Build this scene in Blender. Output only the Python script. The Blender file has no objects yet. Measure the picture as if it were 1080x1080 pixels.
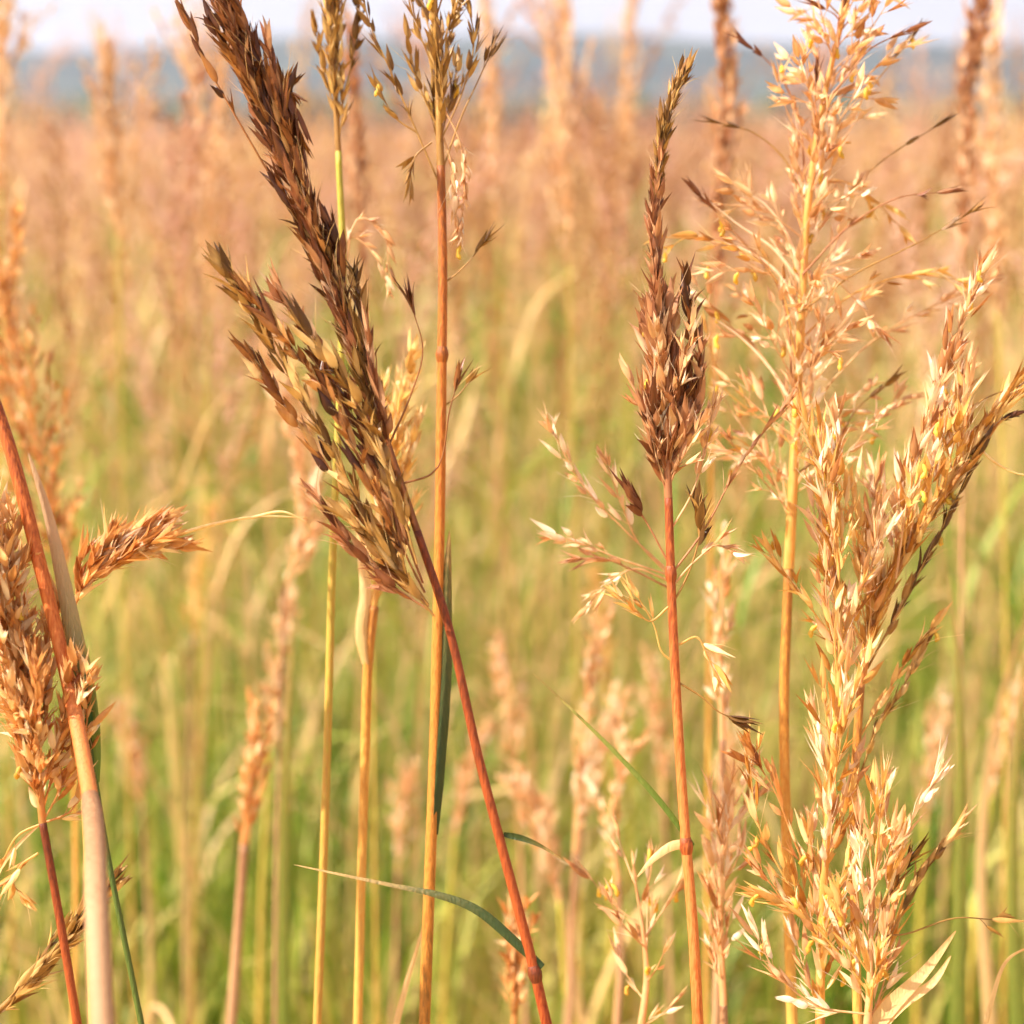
import bpy, math, random
import numpy as np
from mathutils import Vector

SC = bpy.context.scene
COL = SC.collection
R = random.Random(7)
NR = np.random.RandomState(11)
RAD = math.radians

# ------------------------------------------------------------------ camera frame
CAM = np.array((0.0, 0.0, 1.12)); PITCH = math.atan(0.2222); SPAN = 0.6; FOCUS = 0.62
FW = np.array((0, math.cos(PITCH), -math.sin(PITCH))); UP = np.array((0, math.sin(PITCH), math.cos(PITCH))); RT = np.array((1.0, 0, 0))

def at(px, py, d=0.62):
    """a point of the place seen at photo pixel (px, py), d metres in front of the camera"""
    return CAM + FW*d + RT*((px-540)/1080*SPAN*d) + UP*((540-py)/1080*SPAN*d)

def lin(r, g, b):
    f = lambda c: c/12.92 if c <= .04045 else ((c+.055)/1.055)**2.4
    return (f(r/255), f(g/255), f(b/255), 1)

# ------------------------------------------------------------------ materials
def nodes(name):
    m = bpy.data.materials.new(name); m.use_nodes = True
    nt = m.node_tree; nt.nodes.clear()
    return m, nt, nt.nodes.new, nt.links.new

def ramp(N, stops):
    r = N('ShaderNodeValToRGB'); e = r.color_ramp.elements
    while len(e) < len(stops): e.new(0.5)
    for el, (p, c) in zip(e, stops): el.position = p; el.color = c
    return r

def plant_mat(name, stops, trans=0.3, rough=0.5, tipcol=None, tipamt=0.6, by='rnd', noise=0.25, nscale=(400, 400, 90), spec=0.4, bump=.35, objvar=0.0):
    m, nt, N, L = nodes(name)
    a = N('ShaderNodeAttribute'); a.attribute_name = by
    tc = N('ShaderNodeTexCoord'); mp = N('ShaderNodeMapping'); mp.inputs['Scale'].default_value = nscale
    L(tc.outputs['Object'], mp.inputs['Vector'])
    nz = N('ShaderNodeTexNoise'); nz.inputs['Scale'].default_value = 1; nz.inputs['Detail'].default_value = 4
    L(mp.outputs[0], nz.inputs['Vector'])
    add = N('ShaderNodeMath'); add.operation = 'MULTIPLY_ADD'
    sub = N('ShaderNodeMath'); sub.operation = 'SUBTRACT'; sub.inputs[1].default_value = 0.5
    L(nz.outputs[0], sub.inputs[0]); L(sub.outputs[0], add.inputs[0]); add.inputs[1].default_value = noise*2; L(a.outputs['Fac'], add.inputs[2])
    last = add.outputs[0]
    if objvar:
        oi = N('ShaderNodeObjectInfo'); ad2 = N('ShaderNodeMath'); ad2.operation = 'MULTIPLY_ADD'; s2 = N('ShaderNodeMath'); s2.operation = 'SUBTRACT'; s2.inputs[1].default_value = .5
        L(oi.outputs['Random'], s2.inputs[0]); L(s2.outputs[0], ad2.inputs[0]); ad2.inputs[1].default_value = objvar*2; L(last, ad2.inputs[2]); last = ad2.outputs[0]
    rp = ramp(N, stops); L(last, rp.inputs[0])
    col = rp.outputs[0]
    if tipcol:
        al = N('ShaderNodeAttribute'); al.attribute_name = 'along'
        mr = N('ShaderNodeMapRange'); mr.inputs['From Min'].default_value = .5; mr.inputs['From Max'].default_value = 1; mr.inputs['To Max'].default_value = tipamt
        L(al.outputs['Fac'], mr.inputs['Value'])
        mx = N('ShaderNodeMixRGB'); L(mr.outputs[0], mx.inputs[0]); L(col, mx.inputs[1]); mx.inputs[2].default_value = tipcol; col = mx.outputs[0]
    bs = N('ShaderNodeBsdfPrincipled'); L(col, bs.inputs['Base Color']); bs.inputs['Roughness'].default_value = rough
    bs.inputs['Specular IOR Level'].default_value = spec
    bp = N('ShaderNodeBump'); bp.inputs['Strength'].default_value = bump; bp.inputs['Distance'].default_value = .0006; L(nz.outputs[0], bp.inputs['Height']); L(bp.outputs[0], bs.inputs['Normal'])
    out = N('ShaderNodeOutputMaterial')
    if trans:
        tr = N('ShaderNodeBsdfTranslucent'); hs = N('ShaderNodeHueSaturation'); hs.inputs['Saturation'].default_value = 1.0; hs.inputs['Value'].default_value = 1.15
        L(col, hs.inputs['Color']); L(hs.outputs[0], tr.inputs['Color'])
        ms = N('ShaderNodeMixShader'); ms.inputs[0].default_value = trans; L(bs.outputs[0], ms.inputs[1]); L(tr.outputs[0], ms.inputs[2]); L(ms.outputs[0], out.inputs[0])
    else: L(bs.outputs[0], out.inputs[0])
    return m

M = {}
S = lambda *c: [(i/(len(c)-1), x) for i, x in enumerate(c)]
M['dark'] = plant_mat('dark brown husk', S(lin(74,38,18), lin(130,74,34), lin(182,120,60), lin(232,190,124)), .25, .38, lin(64,34,18), .45)
M['russet'] = plant_mat('russet husk', S(lin(112,62,36), lin(170,106,64), lin(208,152,104), lin(240,204,162)), .34, .45, lin(84,46,28), .45)
M['orange'] = plant_mat('orange husk', S(lin(160,92,40), lin(208,142,74), lin(234,188,120), lin(250,230,186)), .45, .4, lin(150,78,30), .3)
M['gold'] = plant_mat('golden husk', S(lin(184,122,48), lin(220,166,82), lin(238,200,122), lin(250,230,178)), .38, .42, lin(170,100,50), .35)
M['rose'] = plant_mat('pale rose straw husk', S(lin(182,118,66), lin(218,164,106), lin(240,204,154), lin(252,236,206)), .34, .42, lin(150,88,48), .35)
M['olive'] = plant_mat('olive brown husk', S(lin(100,66,28), lin(158,112,52), lin(202,156,84), lin(230,194,126)), .28, .42, lin(60,36,18), .45)
M['anther'] = plant_mat('yellow anther', S(lin(206,160,60), lin(240,210,90)), .4, .5)
M['head_far'] = plant_mat('straw flower head', S(lin(156,98,50), lin(204,152,92), lin(224,188,130), lin(238,214,168)), .4, .6, noise=.2, nscale=(60,60,60), objvar=.5)
M['head_pink'] = plant_mat('pinkish flower head', S(lin(186,132,106), lin(210,164,136), lin(226,188,160), lin(234,204,180)), .4, .6, noise=.2, nscale=(60,60,60), objvar=.25)
ST = dict(by='along', trans=.06, rough=.52, nscale=(1300,1300,26), noise=.5, spec=.3, bump=.8)
M['stem_red'] = plant_mat('red brown stem', S(lin(88,30,12), lin(140,52,18), lin(168,80,34), lin(140,62,26), lin(104,48,22)), **ST)
M['stem_orange'] = plant_mat('orange stem', S(lin(140,62,24), lin(192,98,40), lin(212,128,66), lin(190,98,44), lin(140,66,30)), **ST)
M['stem_gold'] = plant_mat('golden stem', S(lin(160,120,54), lin(204,154,72), lin(214,160,78), lin(200,134,54), lin(164,104,46)), **ST)
M['stem_amber'] = plant_mat('amber stem', S(lin(92,74,30), lin(160,104,40), lin(200,128,52), lin(186,104,38), lin(140,78,32)), **ST)
M['stem_lime'] = plant_mat('yellow green stem', S(lin(198,146,72), lin(190,142,66), lin(176,154,62), lin(170,156,58)), **ST)
M['stem_green'] = plant_mat('dark green stem', S(lin(92,104,40), lin(84,98,38), lin(70,88,36)), **ST)
M['stem_pink'] = plant_mat('dull pink straw stem', S(lin(122,84,54), lin(166,122,84), lin(182,138,98), lin(146,100,66)), **ST)
LF = dict(by='along', rough=.46, nscale=(1400,1400,18), noise=.3, bump=.8)
M['leaf_green'] = plant_mat('green blade', S(lin(96,120,40), lin(110,128,44), lin(150,150,66), lin(200,170,100)), trans=.35, **LF)
M['leaf_dark'] = plant_mat('dark green blade', S(lin(52,66,26), lin(58,72,28), lin(96,90,42), lin(190,150,90)), trans=.15, **LF)
M['leaf_straw'] = plant_mat('dry straw blade', S(lin(214,176,112), lin(224,184,122), lin(232,194,136), lin(214,164,104)), trans=.35, **LF)
M['leaf_faded'] = plant_mat('blade fading from green to beige', [(0, lin(52,100,34)), (.2, lin(66,104,44)), (.5, lin(168,146,98)), (.75, lin(196,156,116)), (1, lin(196,156,114))], trans=.25, by='along', rough=.42, nscale=(1500,1500,16), noise=.1, bump=.9)
M['blades'] = plant_mat('meadow blades', S(lin(82,116,30), lin(126,148,46), lin(178,176,74), lin(212,188,112), lin(224,192,136)), .42, .5, noise=.1, nscale=(8,8,4))
M['leaf_far'] = plant_mat('meadow leaf', S(lin(112,140,44), lin(164,164,68), lin(212,178,108), lin(220,182,128)), .4, .5, noise=.15, nscale=(20,20,5), objvar=.4)
M['stem_far'] = plant_mat('meadow stem', S(lin(170,156,78), lin(202,170,104), lin(214,170,118), lin(208,156,114)), .2, .5, noise=.15, nscale=(20,20,5), objvar=.35)

# ------------------------------------------------------------------ mesh builder
class MB:
    def __init__(s): s.V=[]; s.F=[]; s.r=[]; s.a=[]; s.mi=[]; s.n=0
    def add(s, V, F, rnd, along, mi=0):
        V = np.asarray(V, float); F = np.asarray(F, np.int64)
        s.V.append(V); s.F.append(F + s.n); s.n += len(V)
        s.r.append(np.broadcast_to(np.asarray(rnd, float), (len(V),))); s.a.append(np.broadcast_to(np.asarray(along, float), (len(V),)))
        s.mi.append(np.full(len(F), mi))
    def tube(s, P, rad, sides=8, rnd=.5, a0=0., a1=1., mi=0):
        P = np.asarray(P, float); n = len(P); rad = np.broadcast_to(np.asarray(rad, float), (n,))
        T = np.gradient(P, axis=0); T /= np.linalg.norm(T, axis=1)[:, None] + 1e-12
        ref = np.array((0, 1, 0)) if abs(T[0][1]) < .9 else np.array((1, 0, 0))
        th = np.arange(sides)*2*math.pi/sides; V = np.zeros((n, sides, 3))
        for i in range(n):
            u = np.cross(T[i], ref); u /= np.linalg.norm(u) + 1e-12; v = np.cross(T[i], u)
            V[i] = P[i] + rad[i]*(np.cos(th)[:, None]*u + np.sin(th)[:, None]*v)
        k = np.arange(sides); k2 = (k+1) % sides
        F = np.concatenate([np.stack([i*sides+k, i*sides+k2, (i+1)*sides+k2, (i+1)*sides+k], 1) for i in range(n-1)])
        al = np.repeat(np.linspace(a0, a1, n), sides)
        V = V.reshape(-1, 3)
        V = np.vstack([V, P[-1] + T[-1]*rad[-1]*.6]); tip = len(V)-1; b = (n-1)*sides
        F = np.vstack([F, np.stack([b+k, b+k2, np.full(sides, tip), np.full(sides, tip)], 1)])
        s.add(V, F, rnd, np.append(al, a1), mi)
    def ribbon(s, P, wid, side, fold=.35, rnd=.5, mi=0, twist=0.):
        P = np.asarray(P, float); n = len(P); wid = np.asarray(wid, float)
        T = np.gradient(P, axis=0); T /= np.linalg.norm(T, axis=1)[:, None] + 1e-12
        V = np.zeros((n, 3, 3)); side = np.asarray(side, float)
        for i in range(n):
            u = side - T[i]*np.dot(side, T[i]); u /= np.linalg.norm(u) + 1e-9; v = np.cross(T[i], u)
            c, q = math.cos(twist*i/n), math.sin(twist*i/n); u, v = c*u+q*v, c*v-q*u
            w = wid[i]/2
            V[i, 0] = P[i]-u*w; V[i, 1] = P[i]-v*w*fold; V[i, 2] = P[i]+u*w
        F = []
        for i in range(n-1):
            b = i*3; F += [(b, b+1, b+4, b+3), (b+1, b+2, b+5, b+4)]
        s.add(V.reshape(-1, 3), F, rnd, np.repeat(np.linspace(0, 1, n), 3), mi)
    def arrays(s): return np.concatenate(s.V), np.concatenate(s.F), np.concatenate(s.r), np.concatenate(s.a), np.concatenate(s.mi)
    def build(s, name, mats, parent=None, origin=None):
        me = bpy.data.meshes.new(name)
        V, F, r, a, mi = s.arrays()
        if origin is not None: V = V - np.asarray(origin)
        tri = F[:, 2] == F[:, 3]
        tot = np.where(tri, 3, 4); starts = np.concatenate([[0], np.cumsum(tot)[:-1]])
        keep = np.ones(F.shape, bool); keep[:, 3] = ~tri
        idx = F[keep]
        me.vertices.add(len(V)); me.vertices.foreach_set('co', V.astype(np.float32).ravel())
        me.loops.add(len(idx)); me.loops.foreach_set('vertex_index', idx.astype(np.int32))
        me.polygons.add(len(F)); me.polygons.foreach_set('loop_start', starts.astype(np.int32))
        me.polygons.foreach_set('use_smooth', np.ones(len(F), bool))
        mats = mats if isinstance(mats, (list, tuple)) else [mats]
        for m in mats: me.materials.append(m)
        if len(mats) > 1: me.polygons.foreach_set('material_index', mi.astype(np.int32))
        me.update(calc_edges=True)
        for nm, val in (('rnd', r), ('along', a)):
            at_ = me.attributes.new(nm, 'FLOAT', 'POINT'); at_.data.foreach_set('value', val.astype(np.float32))
        o = bpy.data.objects.new(name, me); COL.objects.link(o)
        if parent is not None: o.parent = parent
        return o

def tag(o, label=None, cat=None, group=None, kind=None):
    for k, v in (('label', label), ('category', cat), ('group', group), ('kind', kind)):
        if v: o[k] = v
    return o
def empty(name, loc):
    o = bpy.data.objects.new(name, None); COL.objects.link(o); o.location = [float(c) for c in loc]; o.empty_display_size = .02
    return o

def smooth(P, n=8):
    """Catmull-Rom through the points"""
    P = [np.asarray(p, float) for p in P]
    if len(P) == 2: return np.array([P[0]+(P[1]-P[0])*t for t in np.linspace(0, 1, n+1)])
    P = np.array(P); h = np.linalg.norm(np.diff(P, axis=0), axis=1)+1e-9; D = np.diff(P, axis=0)/h[:, None]
    m = np.zeros_like(P); m[0], m[-1] = D[0], D[-1]
    for i in range(1, len(P)-1): m[i] = (D[i-1]*h[i]+D[i]*h[i-1])/(h[i-1]+h[i])
    t = (np.arange(n)/n)[:, None]; out = []
    for i in range(len(h)):
        out.append((2*t**3-3*t**2+1)*P[i]+(t**3-2*t**2+t)*m[i]*h[i]+(3*t**2-2*t**3)*P[i+1]+(t**3-t**2)*m[i+1]*h[i])
    return np.vstack(out+[P[-1:]])

def pick(P, t):
    f = min(max(t, 0), 1)*(len(P)-1); i = min(int(f), len(P)-2); q = f-i
    T = P[i+1]-P[i]
    return P[i]*(1-q)+P[i+1]*q, T/(np.linalg.norm(T)+1e-12)

def perp(T, az):
    ref = np.array((0, 1.0, 0)) if abs(T[1]) < .9 else np.array((1.0, 0, 0))
    u = np.cross(T, ref); u /= np.linalg.norm(u); v = np.cross(T, u)
    return u*math.cos(az)+v*math.sin(az)

# ------------------------------------------------------------------ spikelets: two keeled glumes hugging a floret, opened more or less
def spikelet_template(opn, curl, wide, awn):
    V = []; F = []; A = []
    ts = (0, .12, .32, .56, .8, 1.0); ws = (.28, .72, 1, .86, .46, .04)
    for sgn, ln, oo in ((1, 1.0, opn), (-1, .86, opn*.8), (1, .78, -opn*.3)):
        b = len(V)
        for t, w in zip(ts, ws):
            w = w*.5*wide; y = sgn*(oo*t*t*1.6)
            z = t*ln*(1+awn*(t > .9)); x0 = curl*t*t
            k = sgn*.55*w
            V += [(x0-w, y, z), (x0, y+k, z), (x0+w, y, z)]; A += [t]*3
        for i in range(len(ts)-1):
            q = b+i*3; F += [(q, q+1, q+4, q+3), (q+1, q+2, q+5, q+4)]
    return np.array(V, float), np.array(F), np.array(A)
SPK = [spikelet_template(o, c, w, a) for o, c, w, a in ((.35, .1, 1, 0), (.8, -.25, .9, .1), (.2, .3, 1.1, .05), (.95, .2, .9, 0), (.55, -.1, .8, .25), (.1, 0, 1, .1))]
def lowspike():
    V = [(0,0,0), (.5,.15,.4), (-.15,.5,.4), (-.5,-.15,.4), (.15,-.5,.4), (0,0,1)]
    F = [(0,2,1,1), (0,3,2,2), (0,4,3,3), (0,1,4,4), (1,2,5,5), (2,3,5,5), (3,4,5,5), (4,1,5,5)]
    return np.array(V), np.array(F), np.array([0,.4,.4,.4,.4,1])
LOW = [lowspike()]

def put_spike(mb, p, d, L, W, rnd, roll, low=False, mi=0):
    tv, tf, ta = (LOW[0] if low else R.choice(SPK))
    d = d/(np.linalg.norm(d)+1e-12); u = perp(d, roll); v = np.cross(d, u)
    V = p + tv[:, :1]*W*u + tv[:, 1:2]*W*v + tv[:, 2:]*L*d
    mb.add(V, tf, rnd, ta, mi)

def branch(mb, P, sp, r0=.00035, r1=.00018, ends=None):
    """a thin branch along P with spikelets on short pedicels"""
    low = sp.get('low', False)
    mb.tube(P, np.linspace(r0, r1, len(P)), 5 if not low else 3, rnd=sp.get('axis', .45), mi=sp.get('mi', 0))
    Ltot = np.linalg.norm(np.diff(P, axis=0), axis=1).sum()
    t = sp.get('start', .2); az = R.uniform(0, 6.28); c0 = R.uniform(-.12, .12)
    while t < 1:
        p, T = pick(P, t); az += 2.4+R.uniform(-.5, .5)
        N_ = perp(T, az); a = sp.get('ang', .35)*R.uniform(.5, 1.5)
        d = T*math.cos(a)+N_*math.sin(a)
        ped = sp.get('ped', .002)*R.uniform(.3, 1.3)
        q = p+d*ped
        if ped > .0012 and not low: mb.tube([p, p+d*ped*.5+T*ped*.05, q+d*.0004], [.00016, .00014, .00016], 4, rnd=.45)
        d2 = d*.6+T*.4+np.array((0, 0, sp.get('grav', 0)))
        L = sp.get('L', .009)*R.uniform(.5, 1.22)
        put_spike(mb, q, d2, L, sp.get('W', .0022)*R.uniform(.75, 1.2), min(max(R.gauss(sp.get('tone', .5)+c0, sp.get('var', .22)), 0), 1), R.uniform(0, 6.28), low, sp.get('mi', 0))
        if not low and R.random() < .4:
            h = perp(T, R.uniform(0, 6.28)); hd = T*.8+h*R.uniform(.15, .6); mb.tube([q, q+hd*L*.8, q+hd*L*1.5+np.array((R.uniform(-.002,.002), 0, R.uniform(-.003, .001)))], [.00012, .0001, .00005], 3, rnd=.9)
        if ends is not None: ends.append(q+d2/np.linalg.norm(d2)*L*.7)
        t += sp.get('step', .003)*R.uniform(.6, 1.4)/Ltot
    p, T = pick(P, 1); put_spike(mb, p-T*.0006, T, sp.get('L', .009), sp.get('W', .0022), sp.get('tone', .5)+c0, R.uniform(0, 6.28), low, sp.get('mi', 0))

def arc(p, T, N_, L, ang, curl, n=6, droop=0.):
    """a branch leaving p at angle ang from T towards N_, bending back by curl (towards T) over length L"""
    out = [np.array(p)]; a = ang; q = np.array(p)
    for i in range(n):
        d = T*math.cos(a)+N_*math.sin(a)+np.array((0, 0, -droop*i/n)); d /= np.linalg.norm(d)
        q = q+d*L/n; out.append(q); a -= curl/n
    return np.array(out)

GROUND = 0.0
def rooted(P):
    """continue a stem from its lowest visible point down to the ground, straightening up"""
    b = P[0]; T = P[0]-P[1]; T = T/np.linalg.norm(T); h = b[2]-GROUND
    k = np.clip(np.array((T[0], T[1]))/max(-T[2], .3), -.6, .6)
    g = np.array((b[0]+k[0]*h*.45, b[1]+k[1]*h*.45, GROUND-.004)); m = np.array((b[0]+k[0]*h*.3, b[1]+k[1]*h*.3, GROUND+h*.55))
    return [g, m] + list(P)

def pts(L, d):
    return [at(p[0], p[1], (p[2] if len(p) > 2 else d)) for p in L]

def leaf_mesh(P, w, mat, parent, origin, side=(1, 0, 0), fold=.4, twist=.4, tipw=.06, name='leaf', label=None):
    mb = MB(); n = len(P); t = np.linspace(0, 1, n)
    wid = w*np.clip(np.minimum(.75+t*1.6, 1.25*(1-t)**.7+tipw), .03, 1)
    mb.ribbon(P, wid, side, fold, rnd=R.uniform(.3, .7), twist=twist)
    o = mb.build(name, mat, parent, origin)
    if label: o['label'] = label
    return o

def low_leaf(root, base, stem, mat, z=.45, az=None):
    """a blade on the lower stem"""
    i = int(np.argmin(np.abs(stem[:, 2]-z))); p = stem[i]; az = R.uniform(0, 6.28) if az is None else az
    o = np.array((math.cos(az), math.sin(az), 0)); P = smooth([p, p+o*.02+np.array((0, 0, .06)), p+o*.07+np.array((0, 0, .13)), p+o*.14+np.array((0, 0, .15)), p+o*.20+np.array((0, 0, .10))], 4)
    leaf_mesh(P, .006, mat, root, base, side=np.cross(o, (0, 0, 1)))

def stalk(label, stem, d, rad, smat, rachis=None, gen=(), explicit=(), hmat='gold', leaves=(), nodes_at=(), anthers=0, low_leaves=1, group=None, sides=10, wispy=None, leafmat='leaf_straw', rr=None, sheath=None, kind='grass_stalk', cat='grass stalk'):
    """one grass plant: stem (> node), leaf blades, panicle (> branch, anther)"""
    P = smooth(rooted(pts(stem, d)), 10); base = P[0]+np.array((0, 0, .004))
    root = empty(kind, base); tag(root, label, cat, group)
    mb = MB(); rads = np.interp(np.linspace(0, 1, len(P)), [0, .5, 1], [rad[0]*1.15, rad[0], rad[1]])
    mb.tube(P, rads, sides); so = mb.build('stem', M[smat], root, base)
    for k in nodes_at:
        q = at(k[0], k[1], k[2] if len(k) > 2 else d); i = int(np.argmin(np.linalg.norm(P-q, axis=1))); i = min(max(i, 1), len(P)-2)
        T = (P[i+1]-P[i-1]); T /= np.linalg.norm(T); r = rads[i]
        nb = MB(); nb.tube([P[i]-T*.003, P[i]-T*.0014, P[i], P[i]+T*.0014, P[i]+T*.003], [r*1.02, r*1.28, r*1.4, r*1.26, r*1.02], 10, rnd=.3, a0=.9, a1=1)
        nb.build('node', M[smat], so, base)
    for lf in leaves:
        Lp = smooth(pts(lf['p'], d), 6)
        leaf_mesh(Lp, lf['w'], M[lf.get('m', leafmat)], root, base, side=lf.get('side', (1, 0, .2)), fold=lf.get('fold', .4), twist=lf.get('tw', .3), tipw=lf.get('tip', .06), label=lf.get('label'))
    if sheath is not None:
        i = int(np.argmin(np.linalg.norm(P-sheath, axis=1))); Sp = smooth(list(P[:i:3])+[P[i]], 4); t = np.linspace(0, 1, len(Sp)); r = np.interp(t, [0, 1], [rads[0], rads[i]])
        sm = MB(); sm.tube(Sp, r*(1.25-.2*np.clip((t-.94)/.06, 0, 1)), 14); sm.build('leaf_sheath', M['stem_pink'], root, base)
    for k in range(low_leaves): low_leaf(root, base, P, M[R.choice(['leaf_straw', 'leaf_green'])], z=R.uniform(.12, .36)*P[-1][2])
    if rachis is None: return root
    Rp = smooth(pts(rachis, d), 8)
    axis = MB(); r0, r1 = rr or (rad[1], rad[1]*.3); axis.tube(Rp, np.linspace(r0, r1, len(Rp)), 7, rnd=.4)
    branches = []; ends = []; tips = []
    for g in gen:
        n = g['n']; s0, s1 = g.get('s', (0, 1)); az = R.uniform(0, 6.28)
        for i in range(n):
            s = s0+(s1-s0)*((i+R.uniform(.1, .9))/n); p, T = pick(Rp, s)
            az += 2.4+R.uniform(-.4, .4)
            if 'azs' in g: az = R.uniform(*g['azs'])
            N_ = perp(T, az); pf = g.get('prof', lambda x: 1)((s-s0)/(s1-s0))
            L = g['L']*pf*R.uniform(.65, 1.15)
            if L < .004:
                put_spike(axis, p, T+N_*.3, g['sp'].get('L', .009), g['sp'].get('W', .0022), R.uniform(.2, .8), az); continue
            bp = arc(p, T, N_, L, g['ang']*R.uniform(.6, 1.35), g.get('curl', .1)*R.uniform(.3, 1.6), 7, g.get('droop', 0)*R.uniform(0, 1.5))
            b = MB(); e = []; branch(b, bp, g['sp'], g.get('r', .0004), .00018, e)
            for j in range(g.get('sub', 0)):
                q, T2 = pick(bp, R.uniform(.15, .6)); sb = arc(q, T2, perp(T2, R.uniform(0, 6.28)), L*R.uniform(.25, .5), g.get('suba', .45), .2, 5, g.get('droop', 0))
                branch(b, sb, dict(g['sp'], start=.3), .00025, .00015, e)
            ends += e; branches.append((b, g.get('m', hmat)))
    for ex in explicit:
        bp = smooth(pts(ex['p'], d+ex.get('dd', 0)), 6); b = MB(); branch(b, bp, ex['sp'], ex.get('r', .00045), .0002, ends); branches.append((b, ex.get('m', hmat)))
    p, T = pick(Rp, 1); put_spike(axis, p-T*.001, T, .009, .002, .5, 0)
    po = axis.build('panicle', M[hmat], root, base)
    if len(branches) > 96:
        R.shuffle(branches)
    for b, m in branches: b.build('branch', M[m], po, base)
    for i in range(min(anthers, len(ends), 95)):
        e = R.choice(ends); ab = MB(); L = R.uniform(.003, .006); d_ = np.array((R.uniform(-.5, .5), R.uniform(-.5, .5), -1)); d_ /= np.linalg.norm(d_)
        ab.tube([e, e+d_*.0012], [.00012, .00012], 4)
        ts = np.linspace(0, 1, 5); q = e+d_*.001
        bend = perp(d_, R.uniform(0, 6.28))*L*.25
        ab.tube([q+d_*L*t+bend*math.sin(t*3) for t in ts], [.0004, .0010, .0007, .0011, .0004], 6, rnd=R.uniform(0, 1))
        ab.build('anther', M['anther'], po, base)
    if wispy:
        for w in wispy:
            wp = smooth(pts(w['p'], d), 8); b = MB(); b.tube(wp, np.linspace(w.get('r', .0007), .0002, len(wp)), 6, rnd=.8); b.build('awn', M[w.get('m', 'gold')], po, base)
    return root

# ------------------------------------------------------------------ the sharp foreground stalks
spD = dict(L=.0122, W=.0026, step=.0028, ang=.22, ped=.0026, tone=.2, var=.3, start=.12)
hump = lambda x: .55+.45*math.sin(min(1, x*1.25)*math.pi*.8)
# dark leaning stalk
lobe = [[(452,638),(405,570),(330,440),(272,340),(238,285)], [(448,625),(400,530),(340,410),(262,310)], [(446,615),(410,520),(360,400),(300,318)],
        [(440,595),(415,510),(375,420),(325,352)], [(452,640),(415,600),(365,520),(300,425),(272,385)], [(455,645),(420,622),(380,585),(340,535)],
        [(458,650),(432,618),(405,580),(372,548)],
        [(432,560),(405,500),(372,440),(345,395)]]
stalk('tall dark brown grass stalk leaning left across the sky on a red stem', [(580,1095),(560,1010),(535,915),(505,800),(470,650),(440,560)], .60, (.0018,.0014), 'stem_red',
      rachis=[(440,560),(413,480),(382,385),(346,283),(300,160),(255,50),(224,-40)], hmat='dark', rr=(.0014,.0004),
      gen=[dict(n=8, s=(.12,.4), L=.022, ang=.25, curl=.2, m='russet', sp=dict(spD, tone=.3)), dict(n=9, s=(.16,.42), L=.036, ang=.25, curl=.25, m='olive', sp=dict(spD, tone=.25)), dict(n=13, s=(.3,.98), L=.038, ang=.22, curl=.2, m='russet', sp=dict(spD, tone=.15)), dict(n=30, s=(.34,1), L=.040, ang=.23, curl=.2, prof=lambda x: .75+.25*math.sin(x*3), sp=spD, sub=0)],
      explicit=[dict(p=q, dd=R.uniform(-.012,.012), m=('olive', 'dark', 'russet')[i % 3], sp=dict(spD, tone=.48, var=.32, ped=.0034, ang=.3, L=.0125, W=.0032, step=.0027)) for i, q in enumerate(lobe)] +
               [dict(p=[(282,180),(250,125),(222,75),(200,28)], sp=dict(spD, step=.005, start=.35, tone=.3)), dict(p=[(296,150),(305,95),(318,150)], sp=spD),
                dict(p=[(410,470),(432,420),(446,368),(436,328)], sp=dict(spD, start=.93, tone=.15)), dict(p=[(425,510),(455,500),(475,430),(480,412)], sp=dict(spD, start=.96))],
      leaves=[dict(p=[(572,1020),(545,995),(500,958),(455,942),(420,935),(310,912)], w=.0034, m='leaf_dark', side=(0,.4,1), fold=.5, tw=.6, label='thin dark green blade curving left from the foot of the stem'),
              dict(p=[(531,880),(550,884),(570,892),(592,906)], w=.0022, m='leaf_dark', side=(0,.3,1))],
      nodes_at=[(574,1025)])
# amber stalk behind it
spB = dict(L=.0095, W=.0024, step=.0033, ang=.3, ped=.003, tone=.5, var=.25, start=.25)
stalk('amber stalk with an open brown head passing out of the top of the frame', [(447,1095),(452,960),(458,800),(463,600),(466,400),(467,270),(465,175)], .655, (.0021,.0016), 'stem_amber',
      rachis=[(465,175),(463,120),(461,50),(458,-30),(455,-90)], hmat='olive',
      gen=[dict(n=20, s=(0,.95), L=.05, ang=.38, curl=.4, sp=spB, prof=hump)],
      explicit=[dict(p=[(464,195),(440,140),(410,70),(390,25),(380,-15)], sp=dict(spB, start=.3, step=.004, tone=.25)), dict(p=[(455,150),(438,165),(432,188)], sp=dict(spB, start=.3)),
                dict(p=[(440,140),(418,125),(400,95)], sp=dict(spB, start=.4)),
                dict(p=[(465,185),(488,120),(502,90),(516,60)], sp=dict(spB, start=.85, tone=.15)), dict(p=[(464,150),(490,90),(500,40),(490,-5)], sp=dict(spB, tone=.3)),
                dict(p=[(466,110),(485,150),(490,200),(484,245)], sp=dict(spB, step=.0025, L=.007), m='rose'), dict(p=[(466,140),(478,180),(480,225)], sp=dict(spB, step=.0025, L=.007), m='rose'),
                dict(p=[(466,300),(480,290),(496,274),(510,256)], sp=dict(spB, start=.7, tone=.12)), dict(p=[(466,430),(482,418),(496,402)], sp=dict(spB, start=.75))],
      leaves=[dict(p=[(456,880),(462,800),(470,700),(472,600),(474,560)], w=.006, m='leaf_dark', side=(1,0,0), fold=.8, label='dark green blade clasping the lower stem')],
      nodes_at=[(466,372)], anthers=6)
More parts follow.
